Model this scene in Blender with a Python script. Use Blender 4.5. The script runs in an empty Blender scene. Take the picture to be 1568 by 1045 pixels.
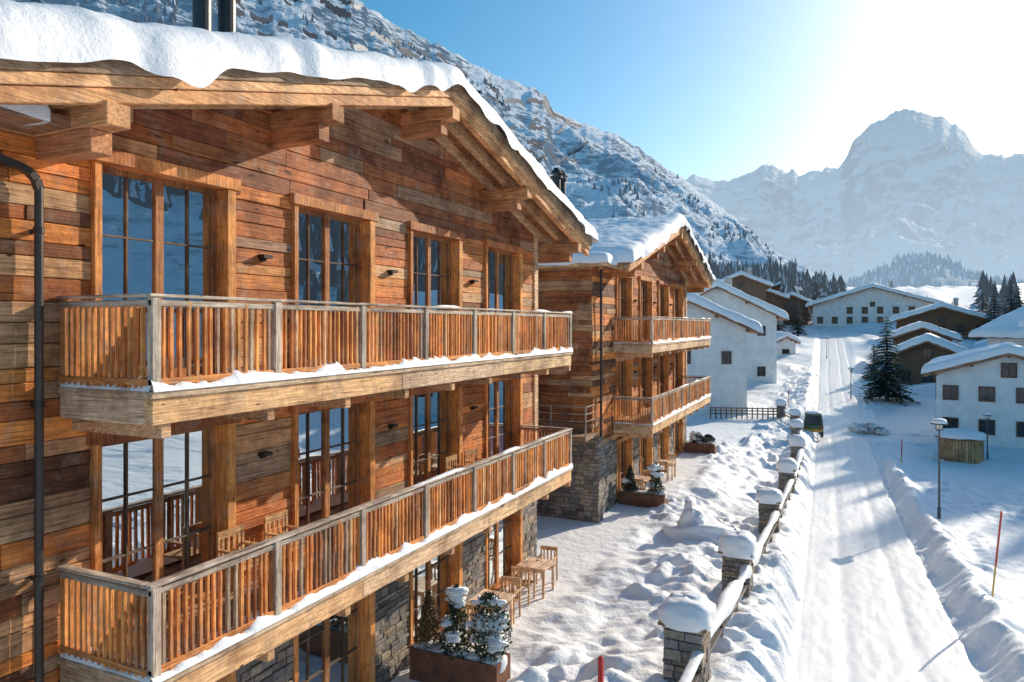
import bpy, math, random
import numpy as np
from mathutils import Vector
R=random.Random(7)
scene=bpy.context.scene
YAW=math.atan(512/1100); C=math.cos(YAW); S=math.sin(YAW)
SUNAZ,SUNEL=24,23
def site(u,d):
    r=(u-784)/1100*d
    return C*r-S*d, S*r+C*d
def lerp(a,b,t): return a+(b-a)*t
def jit(c,a=.12):
    k=1+R.uniform(-a,a); return (c[0]*k*(1+R.uniform(-a,a)*.3),c[1]*k,c[2]*k*(1+R.uniform(-a,a)*.3))
# ---------------- noise
_rs=np.random.RandomState(3); _T=_rs.rand(256,256)
def vn(x,y):
    x=np.asarray(x,float);y=np.asarray(y,float)
    xi=np.floor(x).astype(int);yi=np.floor(y).astype(int);fx=x-xi;fy=y-yi
    fx=fx*fx*(3-2*fx);fy=fy*fy*(3-2*fy)
    g=lambda a,b:_T[a&255,b&255]
    return (g(xi,yi)*(1-fx)+g(xi+1,yi)*fx)*(1-fy)+(g(xi,yi+1)*(1-fx)+g(xi+1,yi+1)*fx)*fy
def fbm(x,y,o=4,g=.5):
    a=1;t=0;n=0
    for i in range(o):
        t=t+a*(vn(x*2**i+17.3*i,y*2**i+5.1*i)-.5);n+=a;a*=g
    return t/n*2
def ridged(x,y,o=4,g=.55):
    a=1;t=0;n=0
    for i in range(o):
        t=t+a*(1-abs(2*vn(x*2**i+11.3*i,y*2**i+7.7*i)-1));n+=a;a*=g
    return t/n
# ---------------- mesh building
class MB:
    def __init__(s): s.v=[];s.f=[];s.c=[]
    def poly(s,vs,fs,col):
        n=len(s.v);s.v+=list(vs)
        for f in fs: s.f.append([n+i for i in f]);s.c.append(col)
    def box(s,x0,x1,y0,y1,z0,z1,col):
        s.poly([(x0,y0,z0),(x1,y0,z0),(x1,y1,z0),(x0,y1,z0),(x0,y0,z1),(x1,y0,z1),(x1,y1,z1),(x0,y1,z1)],
          [(0,3,2,1),(4,5,6,7),(0,1,5,4),(1,2,6,5),(2,3,7,6),(3,0,4,7)],col)
    def ext(s,pts,x0,x1,col):   # yz polygon extruded in x
        n=len(pts)
        s.poly([(x0,p[0],p[1]) for p in pts]+[(x1,p[0],p[1]) for p in pts],
          [tuple(range(n))[::-1],tuple(range(n,2*n))]+[(i,(i+1)%n,n+(i+1)%n,n+i) for i in range(n)],col)
    def exty(s,pts,y0,y1,col):  # xz polygon extruded in y
        n=len(pts)
        s.poly([(p[0],y0,p[1]) for p in pts]+[(p[0],y1,p[1]) for p in pts],
          [tuple(range(n)),tuple(range(n,2*n))[::-1]]+[(i,n+i,n+(i+1)%n,(i+1)%n) for i in range(n)],col)
    def cyl(s,x,y,z0,z1,r0,r1,col,n=12):
        vs=[(x+r0*math.cos(6.2832*i/n),y+r0*math.sin(6.2832*i/n),z0) for i in range(n)]+[(x+r1*math.cos(6.2832*i/n),y+r1*math.sin(6.2832*i/n),z1) for i in range(n)]
        s.poly(vs,[tuple(range(n))[::-1],tuple(range(n,2*n))]+[(i,(i+1)%n,n+(i+1)%n,n+i) for i in range(n)],col)
    def beam(s,p,q,w,col):
        p=Vector(p);q=Vector(q);d=(q-p).normalized();a=d.cross(Vector((0,0,1)))
        if a.length<.01:a=Vector((1,0,0))
        a.normalize();b=a.cross(d);w/=2
        vs=[tuple(o+a*i*w+b*j*w) for o in (p,q) for i,j in((-1,-1),(1,-1),(1,1),(-1,1))]
        s.poly(vs,[(0,1,2,3),(7,6,5,4),(0,4,5,1),(1,5,6,2),(2,6,7,3),(3,7,4,0)],col)
    def build(s,name,mat,parent=None,smooth=False,bevel=0):
        me=bpy.data.meshes.new(name);me.from_pydata(s.v,[],s.f);me.materials.append(mat)
        ca=me.color_attributes.new('Col','FLOAT_COLOR','CORNER')
        arr=np.ones((len(me.loops),4),np.float32)
        cnt=[len(f) for f in s.f]
        if s.f: arr[:,:3]=np.repeat(np.array(s.c,np.float32),cnt,axis=0)
        ca.data.foreach_set('color',arr.ravel())
        if smooth: me.polygons.foreach_set('use_smooth',[True]*len(me.polygons))
        me.update()
        o=bpy.data.objects.new(name,me);scene.collection.objects.link(o)
        if parent:o.parent=parent
        if bevel:
            m=o.modifiers.new('b','BEVEL');m.width=bevel;m.segments=1;m.limit_method='ANGLE'
        return o
def gridmesh(name,P,mat,parent=None):
    ny,nx,_=P.shape
    idx=np.arange(nx*ny).reshape(ny,nx)
    F=np.stack([idx[:-1,:-1],idx[:-1,1:],idx[1:,1:],idx[1:,:-1]],-1).reshape(-1,4)
    me=bpy.data.meshes.new(name)
    me.vertices.add(nx*ny);me.vertices.foreach_set('co',P.reshape(-1).astype(np.float32))
    me.loops.add(F.size);me.loops.foreach_set('vertex_index',F.ravel().astype(np.int32))
    me.polygons.add(len(F));me.polygons.foreach_set('loop_start',np.arange(0,F.size,4,dtype=np.int32))
    me.polygons.foreach_set('use_smooth',np.ones(len(F),bool))
    me.update(calc_edges=True);me.validate();me.materials.append(mat)
    o=bpy.data.objects.new(name,me);scene.collection.objects.link(o)
    if parent:o.parent=parent
    return o
def empty(name,loc=(0,0,0),rz=0):
    o=bpy.data.objects.new(name,None);o.location=loc;o.rotation_euler=(0,0,rz);scene.collection.objects.link(o);return o
# ---------------- materials
def newmat(name):
    m=bpy.data.materials.new(name);m.use_nodes=True;nt=m.node_tree
    return m,nt,nt.nodes['Principled BSDF']
def N(nt,t,**k):
    n=nt.nodes.new(t)
    for a,b in k.items(): setattr(n,a,b)
    return n
def ramp(nt,src,p0,c0,p1,c1):
    r=N(nt,'ShaderNodeValToRGB');r.color_ramp.elements[0].position=p0;r.color_ramp.elements[0].color=(*c0,1)
    r.color_ramp.elements[1].position=p1;r.color_ramp.elements[1].color=(*c1,1);nt.links.new(src,r.inputs[0]);return r.outputs[0]
def noise(nt,vec,scale,detail=5,rough=.6,dist=0):
    n=N(nt,'ShaderNodeTexNoise');n.inputs['Scale'].default_value=scale;n.inputs['Detail'].default_value=detail
    n.inputs['Roughness'].default_value=rough;n.inputs['Distortion'].default_value=dist
    if vec is not None: nt.links.new(vec,n.inputs['Vector'])
    return n.outputs['Fac']
def mul(nt,a,b,mode='MULTIPLY',fac=1):
    m=N(nt,'ShaderNodeMix',data_type='RGBA',blend_type=mode);m.inputs[0].default_value=fac
    for i,x in ((6,a),(7,b)):
        if isinstance(x,tuple): m.inputs[i].default_value=(*x,1)
        else: nt.links.new(x,m.inputs[i])
    return m.outputs[2]
def bump(nt,bs,h,strength,dist=.02,prev=None):
    b=N(nt,'ShaderNodeBump');b.inputs['Strength'].default_value=strength;b.inputs['Distance'].default_value=dist
    nt.links.new(h,b.inputs['Height'])
    if prev: nt.links.new(prev,b.inputs['Normal'])
    nt.links.new(b.outputs[0],bs.inputs['Normal']);return b.outputs[0]
def wood(name,sc,rough=.7,knots=True):
    m,nt,bs=newmat(name)
    tc=N(nt,'ShaderNodeTexCoord');mp=N(nt,'ShaderNodeMapping');mp.inputs['Scale'].default_value=sc
    nt.links.new(tc.outputs['Object'],mp.inputs[0])
    at=N(nt,'ShaderNodeAttribute');at.attribute_name='Col'
    g=noise(nt,mp.outputs[0],5,7,.66,.6)
    col=mul(nt,at.outputs['Color'],ramp(nt,g,.32,(.5,.42,.36),.62,(1.3,1.27,1.22)))
    big=noise(nt,tc.outputs['Object'],1.3,5,.65)
    col=mul(nt,col,ramp(nt,big,.36,(.58,.52,.5),.56,(1.12,1.12,1.1)))
    wt=noise(nt,tc.outputs['Object'],2.7,5,.7)
    gr=ramp(nt,wt,.52,(0,0,0),.72,(.55,.55,.55));mxx=N(nt,'ShaderNodeMix',data_type='RGBA');nt.links.new(gr,mxx.inputs[0]);nt.links.new(col,mxx.inputs[6])
    gc=mul(nt,(.42,.33,.26),ramp(nt,g,.32,(.45,.43,.42),.62,(1.2,1.2,1.2)));nt.links.new(gc,mxx.inputs[7]);col=mxx.outputs[2]
    adz=noise(nt,tc.outputs['Object'],9,4,.65)
    col=mul(nt,col,ramp(nt,adz,.33,(.84,.82,.8),.55,(1.06,1.06,1.06)))
    mp3=N(nt,'ShaderNodeMapping');mp3.inputs['Scale'].default_value=tuple(x*1.6 if x>1 else x*.8 for x in sc);nt.links.new(tc.outputs['Object'],mp3.inputs[0])
    sp=noise(nt,mp3.outputs[0],4,3,.5)
    col=mul(nt,col,ramp(nt,sp,.30,(.3,.25,.22),.35,(1,1,1)))
    if knots:
        mp2=N(nt,'ShaderNodeMapping');mp2.inputs['Scale'].default_value=tuple(x*.4+1.6 for x in sc);nt.links.new(tc.outputs['Object'],mp2.inputs[0])
        k=noise(nt,mp2.outputs[0],2.6,1,.4)
        col=mul(nt,col,ramp(nt,k,.225,(.22,.18,.15),.27,(1,1,1)))
    nt.links.new(col,bs.inputs['Base Color']);bs.inputs['Roughness'].default_value=rough
    bs.inputs['Specular IOR Level'].default_value=.3
    p=bump(nt,bs,g,.7,.014);bump(nt,bs,adz,.6,.02,p);return m
WY=wood('wood_planks',(4,.35,9));WZ=wood('wood_posts',(9,9,.4),knots=False);WX=wood('wood_beams_x',(.4,6,9),knots=False)
def snowmat(name,base=(.9,.91,.93),s1=5,s2=35,st=.35):
    m,nt,bs=newmat(name);tc=N(nt,'ShaderNodeTexCoord')
    a=noise(nt,tc.outputs['Object'],s1,6,.6);b=noise(nt,tc.outputs['Object'],s2,4,.7)
    bs.inputs['Base Color'].default_value=(*base,1);bs.inputs['Roughness'].default_value=.55
    bs.inputs['Specular IOR Level'].default_value=.25
    p=bump(nt,bs,a,st,.06);bump(nt,bs,b,st,.012,p);return m
SNOW=snowmat('snow',s1=6,s2=40,st=.45);SNOWG=snowmat('snow_ground',s1=3.2,s2=16,st=1.0)
def roadmat():
    m,nt,bs=newmat('packed_snow_road');tc=N(nt,'ShaderNodeTexCoord');mp=N(nt,'ShaderNodeMapping');mp.inputs['Scale'].default_value=(3,.1,1)
    nt.links.new(tc.outputs['Object'],mp.inputs[0]);a=noise(nt,mp.outputs[0],1.8,6,.6,.3);b=noise(nt,tc.outputs['Object'],6,6,.7)
    c=mul(nt,ramp(nt,a,.35,(.83,.82,.81),.6,(.92,.91,.91)),ramp(nt,b,.3,(.93,.92,.91),.5,(1,1,1)))
    nt.links.new(c,bs.inputs['Base Color']);bs.inputs['Roughness'].default_value=.5
    p=bump(nt,bs,a,.3,.03);bump(nt,bs,b,.5,.025,p);return m
ROAD=roadmat()
def colmat(name,rough=.7,nscale=8,lo=.75,metal=0,bmp=.2,bd=.01,haze=0,hcol=(.4,.65,.95)):
    m,nt,bs=newmat(name);tc=N(nt,'ShaderNodeTexCoord');at=N(nt,'ShaderNodeAttribute');at.attribute_name='Col'
    a=noise(nt,tc.outputs['Object'],nscale,6,.65)
    nt.links.new(mul(nt,at.outputs['Color'],ramp(nt,a,.3,(lo,lo,lo),.7,(1.15,1.15,1.15))),bs.inputs['Base Color'])
    bs.inputs['Roughness'].default_value=rough;bs.inputs['Metallic'].default_value=metal;bump(nt,bs,a,bmp,bd)
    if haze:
        em=N(nt,'ShaderNodeEmission');em.inputs[0].default_value=(*hcol,1);mx=N(nt,'ShaderNodeMixShader');mx.inputs[0].default_value=haze  # painted airlight: even emission mixed over the surface colour
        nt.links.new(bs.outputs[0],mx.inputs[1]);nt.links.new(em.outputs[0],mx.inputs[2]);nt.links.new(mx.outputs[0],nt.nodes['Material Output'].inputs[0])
    return m
STONE=colmat('stone',.85,14,.5,0,.8,.02);PAINT=colmat('painted',.6,3,.92,0,.05);METAL=colmat('metal',.45,6,.8,.6,.1)
PLASTER=colmat('plaster',.9,1.2,.86,0,.15);LEAF=colmat('foliage',.75,3,.6,0,0);RUST=colmat('rusted_steel',.8,5,.5,.2,.3)
LEAFM=colmat('foliage_slope',.8,3,.7,0,0,.01,.15,(.3,.54,.85));LEAFH=colmat('foliage_haze',.8,3,.7,0,0,.01,.45,(.5,.72,.95));LEAFV=colmat('foliage_valley',.8,3,.7,0,0,.01,.1,(.42,.58,.78))  # foliage variants with painted haze glow, by distance
DARK=colmat('dark_interior',.9,2,.7,0,0);CLOTH=colmat('curtain',.9,2,.85,0,0)
def glassmat():
    m,nt,bs=newmat('window_glass');out=nt.nodes['Material Output']
    gl=N(nt,'ShaderNodeBsdfGlossy');gl.inputs['Roughness'].default_value=.006;gl.inputs['Color'].default_value=(.88,.96,1,1)
    tr=N(nt,'ShaderNodeBsdfTransparent');tr.inputs['Color'].default_value=(.55,.62,.64,1);mx=N(nt,'ShaderNodeMixShader')
    mx.inputs[0].default_value=.64
    tc=N(nt,'ShaderNodeTexCoord');n=noise(nt,tc.outputs['Object'],1.0,1,.4);b=N(nt,'ShaderNodeBump');b.inputs['Strength'].default_value=.1;b.inputs['Distance'].default_value=.02
    nt.links.new(n,b.inputs['Height']);nt.links.new(b.outputs[0],gl.inputs['Normal'])
    nt.links.new(tr.outputs[0],mx.inputs[1]);nt.links.new(gl.outputs[0],mx.inputs[2]);nt.links.new(mx.outputs[0],out.inputs[0]);return m
GLASS=glassmat()
def mountmat(name,rock,haze,hcol,z0,z1,rs,thr,bd,zsc=1.8,soft=.045):
    m,nt,bs=newmat(name);out=nt.nodes['Material Output'];geo=N(nt,'ShaderNodeNewGeometry');tc=N(nt,'ShaderNodeTexCoord')
    sx=N(nt,'ShaderNodeSeparateXYZ');nt.links.new(geo.outputs['Normal'],sx.inputs[0])
    mp=N(nt,'ShaderNodeMapping');mp.inputs['Scale'].default_value=(1,1,zsc);nt.links.new(tc.outputs['Object'],mp.inputs[0])
    a=noise(nt,mp.outputs[0],rs,10,.74,.5);a2=noise(nt,tc.outputs['Object'],rs*.18,4,.6,.3)
    ad=N(nt,'ShaderNodeMath',operation='MULTIPLY_ADD');nt.links.new(sx.outputs['Z'],ad.inputs[0]);ad.inputs[1].default_value=.5;nt.links.new(a,ad.inputs[2])
    ae=N(nt,'ShaderNodeMath',operation='MULTIPLY_ADD');nt.links.new(a2,ae.inputs[0]);ae.inputs[1].default_value=.55;nt.links.new(ad.outputs[0],ae.inputs[2])
    md=N(nt,'ShaderNodeMapRange');nt.links.new(ae.outputs[0],md.inputs[0]);md.inputs[1].default_value=thr-soft;md.inputs[2].default_value=thr+soft
    c=ramp(nt,md.outputs[0],0,rock,1,(.9,.92,.95))
    nt.links.new(c,bs.inputs['Base Color']);bs.inputs['Roughness'].default_value=.8;bs.inputs['Specular IOR Level'].default_value=.1
    bump(nt,bs,a,1,bd)
    em=N(nt,'ShaderNodeEmission');em.inputs[0].default_value=(*hcol,1)  # distance haze painted as emission, stronger low on the slope
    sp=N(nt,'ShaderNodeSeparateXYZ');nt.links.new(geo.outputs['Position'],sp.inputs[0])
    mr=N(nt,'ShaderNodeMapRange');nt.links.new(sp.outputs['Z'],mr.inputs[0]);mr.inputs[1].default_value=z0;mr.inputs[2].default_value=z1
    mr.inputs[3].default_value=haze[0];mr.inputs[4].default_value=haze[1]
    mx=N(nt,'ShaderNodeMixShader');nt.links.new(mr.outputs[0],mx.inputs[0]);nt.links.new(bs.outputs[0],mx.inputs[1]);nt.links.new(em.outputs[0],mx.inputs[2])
    nt.links.new(mx.outputs[0],out.inputs[0]);return m
# ---------------- terrain
RY=[-60,0,10,17,34,51,65,80,110,150,200,300,500,3500]
RZ=[-5.6,-6.2,-6.9,-7.6,-8.6,-9.0,-9.0,-8.0,-5.3,-2,3,12,22,60]
BY=[-60,10,13,19,28,36,60,75,110,150,200,300,500,3500]
BZ=[-6,-6.2,-6.3,-6.9,-7.5,-7.9,-8.2,-7.6,-4.9,-1.8,3,12,22,60]
rz=lambda y:np.interp(y,RY,RZ); bz=lambda y:np.interp(y,BY,BZ)
rc=lambda y:.85-.026*(np.asarray(y)-17)
sm=lambda t:np.clip(t,0,1)**2*(3-2*np.clip(t,0,1))
HW=1.85
def ground(X,Y,detail=True):
    X=np.asarray(X,float);Y=np.asarray(Y,float)
    wob=.3*fbm(Y/1.1,Y*0+3,3)
    xl=rc(Y)-HW;xr=rc(Y)+HW;r=rz(Y);b=bz(Y)
    near=sm((75-Y)/20)
    tl=sm((xl-X+wob*.6)/1.1);z=r+(b-r)*tl
    ter=sm((-3.2-X)/3)*sm((50-Y)/8);z=z*(1-ter)+(-6.95)*ter
    e=X-xr
    bank=np.exp(-((e-.75+wob)/.45)**2)*.55*sm(e/.3)*sm((54-Y)/3)+.18*sm(e/1.2)
    z=z+np.where(e>0,bank,0)
    z=z+np.exp(-((xl-X-.5+wob)/.4)**2)*.3*near*sm((xl-X)/.3)
    out=sm((np.abs(X+.5)-12)/30)+sm((Y-62)/20)*sm((np.abs(X-rc(Y))-2)/4)
    z=z+np.clip(out,0,1)*fbm(X/11,Y/11,4)*np.clip(1.0+Y/130,0,5)
    # added knoll out of view, lifts trees so they shade the road
    z=z+26*np.exp(-((X-57)/15)**4-((Y-160)/34)**4)
    if detail:
        lum=ridged(X/1.1+3,Y/.9,3)-.6
        f=fbm(X/.42,Y/.36,3);f2=np.clip(fbm(X/.8+9,Y/.6+4,2)-.12,0,1)
        amp=np.where(X<xl,1.45,np.where(X>xr,.7,0.0))*sm(np.minimum(np.abs(X-xl)+np.where(X<xl,0,9)*(X<xr),9)/.25+(X>xr)*1)
        amp=amp*(.3+.7*sm(fbm(X/3,Y/4,2)*1.8+.65))*sm((110-Y)/20+.15)
        amp=amp*(1-.8*sm((-6.3-X)/.6))
        z=z+amp*(lum*.26+f*.14+f2*.3)
        z=z+np.where((X<-3)&(Y<60),1,0)*sm((-3-X)/1.0)*sm((X+6.6)/.8)*np.clip(fbm(X/2.1+5,Y/3.2+8,2),-.3,1)*.42
        z=z-np.where((X>xl)&(X<xr),.07,0)
    return z
def axis(a,b,step,lo,hi,g=1.16):
    mid=list(np.arange(a,b,step));s=step;x=a;L=[]
    while x>lo: s*=g;x-=s;L.append(x)
    s=step;x=mid[-1];H=[]
    while x<hi: s=max(s*g,step);x+=s;H.append(x)
    return np.array(L[::-1]+mid+H)
xs=axis(-8.6,9,.08,-4000,4000,1.1)
ys=[8.0]
while ys[-1]<210: ys.append(ys[-1]+max(.08,.0045*ys[-1]))
s=1;x=8.0;L=[]
while x>-1500: s*=1.25;x-=s*.2;L.append(x)
s=1;H=[];x=ys[-1]
while x<5000: s*=1.12;x+=s;H.append(x)
ys=np.array(L[::-1]+ys+H)
XX,YY=np.meshgrid(xs,ys)
gridmesh('snowy_ground',np.stack([XX,YY,ground(XX,YY)],-1),SNOWG)
ry=[2.0]
while ry[-1]<160: ry.append(ry[-1]+max(.12,.006*ry[-1]))
rx=np.linspace(-HW-.06,HW+.06,48);RX,RYY=np.meshgrid(rx,np.array(ry));
Z=rz(RYY)+.02*fbm(RX/.5,RYY/1.6,3)-.04*(np.exp(-((np.abs(RX+.1*fbm(RYY/9,RYY*0,2))-.75)/.17)**2))+.02*fbm(RX/.12,RYY/.5,2)
Z-=.06*sm((np.abs(RX)-HW+.1)/.15)
gridmesh('road',np.stack([RX+rc(RYY),RYY,Z],-1),ROAD)
# ---------------- mountains
def mountain(name,pts,mat,nf,nt_,amp,fs,dback,prof=1.15,jag=1.0,crest=0):
    A=np.array([p[0] for p in pts],float)
    el=np.array([p[1] for p in pts]);rr=np.array([p[2] for p in pts],float);br=np.array([p[3] for p in pts],float);bzv=np.array([p[4] for p in pts],float)
    a=np.linspace(A[0],A[-1],nf);E=np.interp(a,A,el);Rr=np.interp(a,A,rr);Br=np.interp(a,A,br);Bz=np.interp(a,A,bzv)
    ar=np.radians(a)
    t=np.concatenate([np.linspace(0,1,nt_)])[:,None]
    rad=Br+(Rr-Br)*t
    Zr=E*Rr+crest*fbm(a*2.2,a*0+1,4,.65)
    z=Bz+(Zr-Bz)*t**prof
    X=np.sin(ar-YAW)*rad+0*t;Y=np.cos(ar-YAW)*rad+0*t
    w=np.sin(np.pi*np.clip(t,0,1)**.8)*.9+.12*jag*t
    n=ridged(X/fs,Y/fs,7,.6)-.62
    z=z+w*amp*n*2
    Xb=np.sin(ar-YAW)*(Rr*dback);Yb=np.cos(ar-YAW)*(Rr*dback);zb=Zr*0-20
    P=np.stack([X,Y,z],-1);P=np.concatenate([P,np.stack([Xb,Yb,zb],-1)[None]],0)
    gridmesh(name,P,mat);return P
def pt(u,v,r,b,bz_):
    k=(u-784)/1100;az=math.degrees(math.atan(k));e=(498-v)/1100*math.cos(math.radians(az));return (az,e,r,b,bz_)
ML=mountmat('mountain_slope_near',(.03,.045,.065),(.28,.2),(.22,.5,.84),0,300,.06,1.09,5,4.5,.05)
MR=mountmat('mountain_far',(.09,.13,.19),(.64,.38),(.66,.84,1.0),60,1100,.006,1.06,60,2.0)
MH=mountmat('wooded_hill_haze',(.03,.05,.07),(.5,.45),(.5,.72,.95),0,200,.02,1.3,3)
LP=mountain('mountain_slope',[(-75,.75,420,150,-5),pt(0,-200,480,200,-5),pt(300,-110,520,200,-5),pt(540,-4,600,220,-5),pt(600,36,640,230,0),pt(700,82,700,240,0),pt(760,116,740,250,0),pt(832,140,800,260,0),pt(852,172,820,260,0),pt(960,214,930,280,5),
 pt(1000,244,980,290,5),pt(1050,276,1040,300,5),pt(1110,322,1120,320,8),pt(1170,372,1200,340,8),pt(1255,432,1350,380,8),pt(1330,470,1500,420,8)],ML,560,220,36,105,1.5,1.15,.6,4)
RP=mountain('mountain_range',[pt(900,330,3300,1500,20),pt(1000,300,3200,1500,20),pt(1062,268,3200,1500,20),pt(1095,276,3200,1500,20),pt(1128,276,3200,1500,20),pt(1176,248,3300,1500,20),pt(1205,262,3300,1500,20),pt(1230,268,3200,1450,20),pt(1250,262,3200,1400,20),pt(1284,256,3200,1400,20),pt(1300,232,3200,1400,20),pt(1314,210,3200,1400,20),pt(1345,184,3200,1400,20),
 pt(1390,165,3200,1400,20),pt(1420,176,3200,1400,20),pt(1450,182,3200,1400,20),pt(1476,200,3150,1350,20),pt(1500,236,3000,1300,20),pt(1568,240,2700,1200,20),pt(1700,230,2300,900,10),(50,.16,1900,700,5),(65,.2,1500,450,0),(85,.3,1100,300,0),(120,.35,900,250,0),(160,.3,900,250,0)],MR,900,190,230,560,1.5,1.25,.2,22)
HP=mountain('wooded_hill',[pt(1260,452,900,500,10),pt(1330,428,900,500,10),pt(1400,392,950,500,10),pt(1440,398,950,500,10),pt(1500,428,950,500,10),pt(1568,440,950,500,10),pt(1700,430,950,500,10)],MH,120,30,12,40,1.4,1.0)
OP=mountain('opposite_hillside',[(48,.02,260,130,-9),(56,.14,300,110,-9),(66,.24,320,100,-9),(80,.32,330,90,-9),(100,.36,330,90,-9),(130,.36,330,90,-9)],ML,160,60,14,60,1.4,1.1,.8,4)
# distant conifers
def tiered(mb,x,y,z,h,r,tiers,sides,g=(.035,.06,.04),snow=.25):
    for i in range(tiers):
        t0=i/tiers;zb=z+h*(.08+.92*t0*.92);zt=z+h*min(1,(.08+.92*(t0+1.9/tiers)));rr=r*(1-t0)**.85+.03*r
        off=R.random()*6
        ring=[(x+rr*(.62 if j%2 else 1.12)*R.uniform(.8,1.15)*math.cos(off+6.2832*j/sides),y+rr*(.62 if j%2 else 1.12)*R.uniform(.8,1.15)*math.sin(off+6.2832*j/sides),zb-R.random()*.05*h*(1 if j%2==0 else 0)) for j in range(sides)]
        n=len(mb.v);mb.v+=ring+[(x,y,zt)]
        for j in range(sides):
            mb.f.append([n+j,n+(j+1)%sides,n+sides]);mb.c.append((.6,.65,.72) if R.random()<snow else jit(g,.35))
mb=MB()
P=LP
for i in range(12000):
    j=R.randrange(75,559);t=int(218*R.random()**1.25)+1
    p=P[t,j]
    dens=vn(p[0]/60+9,p[1]/60)*.6+.4*vn(p[0]/17+9,p[1]/17)
    if dens<.44+.3*(t/220): continue
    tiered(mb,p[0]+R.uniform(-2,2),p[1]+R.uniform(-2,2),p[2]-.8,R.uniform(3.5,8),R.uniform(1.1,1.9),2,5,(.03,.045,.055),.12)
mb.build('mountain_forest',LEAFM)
mb=MB()
azs=np.degrees(np.arctan2(P[0,:,0],P[0,:,1]))+math.degrees(YAW)
for i in range(1100):
    u=R.uniform(1040,1290);d=R.uniform(165,460)
    j=int(np.argmin(abs(azs-math.degrees(math.atan((u-784)/1100)))))
    x,y=site(u,d);z=float(ground(x,y,False))
    zz=P[:220,j];rad=math.hypot(x,y);rp=np.hypot(zz[:,0],zz[:,1])
    if rad>rp[0]: z=max(z,float(np.interp(rad,rp,zz[:,2])))
    if u>1240 and R.random()<.8: continue
    if vn(x/16,y/22)<.28: continue
    tiered(mb,x,y,z-.3,R.uniform(6,15)*(1 if u<1220 else .7),R.uniform(1.7,2.7),8,11,(.032,.044,.036),.14)
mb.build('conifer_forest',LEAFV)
mb=MB()
for i in range(120):
    u=R.uniform(1484,2000);d=R.uniform(135,185);x,y=site(u,d)
    if u<1510 and R.random()<.6: continue
    if x>32: continue
    tiered(mb,x,y,float(ground(x,y,False))-.3,R.uniform(6,11),R.uniform(1.8,2.6),9,12,(.035,.05,.045),.16)
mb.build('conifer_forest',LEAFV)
# unseen tall trees added on and below the knoll to shade the road
mb=MB()
for i in range(420):
    x=R.uniform(37,76);y=R.uniform(116,206)
    k=((1100*(C*x+S*y)/(-S*x+C*y))+784)
    if k<1625: continue
    tiered(mb,x,y,float(ground(x,y,False))-.5,R.uniform(15,25),R.uniform(3,4.2),9,11,(.03,.045,.04),.15)
for x,y in((26,104),(29,101),(28.5,109),(32,106),(31.5,113),(35,111),(30,118),(34,119),(33,125),(27,99),(31,99)):
    tiered(mb,x,y,float(ground(x,y,False))-.5,R.uniform(24,29),4.0,12,12,(.03,.045,.04),.15)
mb.build('road_shade_trees',LEAFV)
mb=MB()
for i in range(2400):
    j=R.randrange(0,160);t=R.randrange(1,55);p=OP[t,j]
    if vn(p[0]/40,p[1]/40)<.54: continue
    tiered(mb,p[0]+R.uniform(-2,2),p[1]+R.uniform(-2,2),p[2]-1,R.uniform(8,15),2.4,3,6,(.03,.045,.04),.12)
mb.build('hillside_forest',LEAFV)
mb=MB()
for i in range(1500):
    j=R.randrange(0,120);t=R.randrange(2,30);p=HP[t,j]
    if vn(p[0]/30,p[1]/30)<.35: continue
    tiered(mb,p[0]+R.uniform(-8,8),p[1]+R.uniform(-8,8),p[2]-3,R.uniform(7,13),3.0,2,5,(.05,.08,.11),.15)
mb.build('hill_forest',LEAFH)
# avalanche fences
mb=MB()
for i in range(130):
    t=R.randrange(120,212);j0=R.randrange(285,440);n=R.randrange(3,11)
    for j in range(j0,j0+n):
        a=P[t,j];b=P[t,j+1]
        mb.poly([tuple(a),tuple(b),(b[0],b[1],b[2]+3.2),(a[0],a[1],a[2]+3.2)],[(0,1,2,3)],(.05,.06,.08))
for i in range(24):
    t=R.randrange(95,160);j0=R.randrange(120,235);n=R.randrange(3,8)
    for j in range(j0,j0+n):
        a=P[t,j];b=P[t,j+1];mb.poly([tuple(a),tuple(b),(b[0],b[1],b[2]+2.4),(a[0],a[1],a[2]+2.4)],[(0,1,2,3)],(.06,.07,.09))
mb.build('avalanche_fence',METAL)
# ---------------- snow helpers
def snowslab(name,a0,a1,b0,b1,zf,T,parent,swap=False,step=.12,over=.06,seed=0,lip=.1,ea=.35,fine=.05):
    def ax(p,q):
        e=[0,.0,.015,.04,.08,.13,.19,.27,.36];L=[p+x for x in e];m=list(np.arange(p+.45,q-.45,step));return np.array(L+m+[q-x for x in e[::-1]])
    A=ax(a0,a1);B=ax(b0,b1);AA,BB=np.meshgrid(A,B)
    da=np.minimum(AA-a0,a1-AA);db=np.minimum(BB-b0,b1-BB)
    f=lambda d:(1-(1-np.clip(d/ea,0,1))**2.4)**(1/2.2)
    sh=f(da)*f(db)
    th=T*(1+.3*fbm(AA/1.6+seed,BB/1.5,2)+fine*fbm(AA/.3+seed,BB/.3,2))
    z=zf(BB)-.05+sh*(th+.05)
    ww=np.exp(-np.minimum(da,db)/.25)*over
    wob=(.4+1.2*vn(AA/.35+seed,BB/.35+3))*ww
    pa=AA+wob*np.where(AA-a0<a1-AA,-1,1)*(da<=db+.3);pb=BB+wob*np.where(BB-b0<b1-BB,-1,1)*(db<=da+.3)
    dr=lip*(.15+1.5*np.clip(vn(AA/.5+seed*2,BB/.5)-.2,0,1)**1.3)
    z[0,:]-=dr[0,:];z[-1,:]-=dr[-1,:];z[:,0]-=dr[:,0];z[:,-1]-=dr[:,-1]
    P=np.stack([pb,pa,z] if swap else [pa,pb,z],-1)
    o=gridmesh(name,P,SNOW,parent);return o
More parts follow.
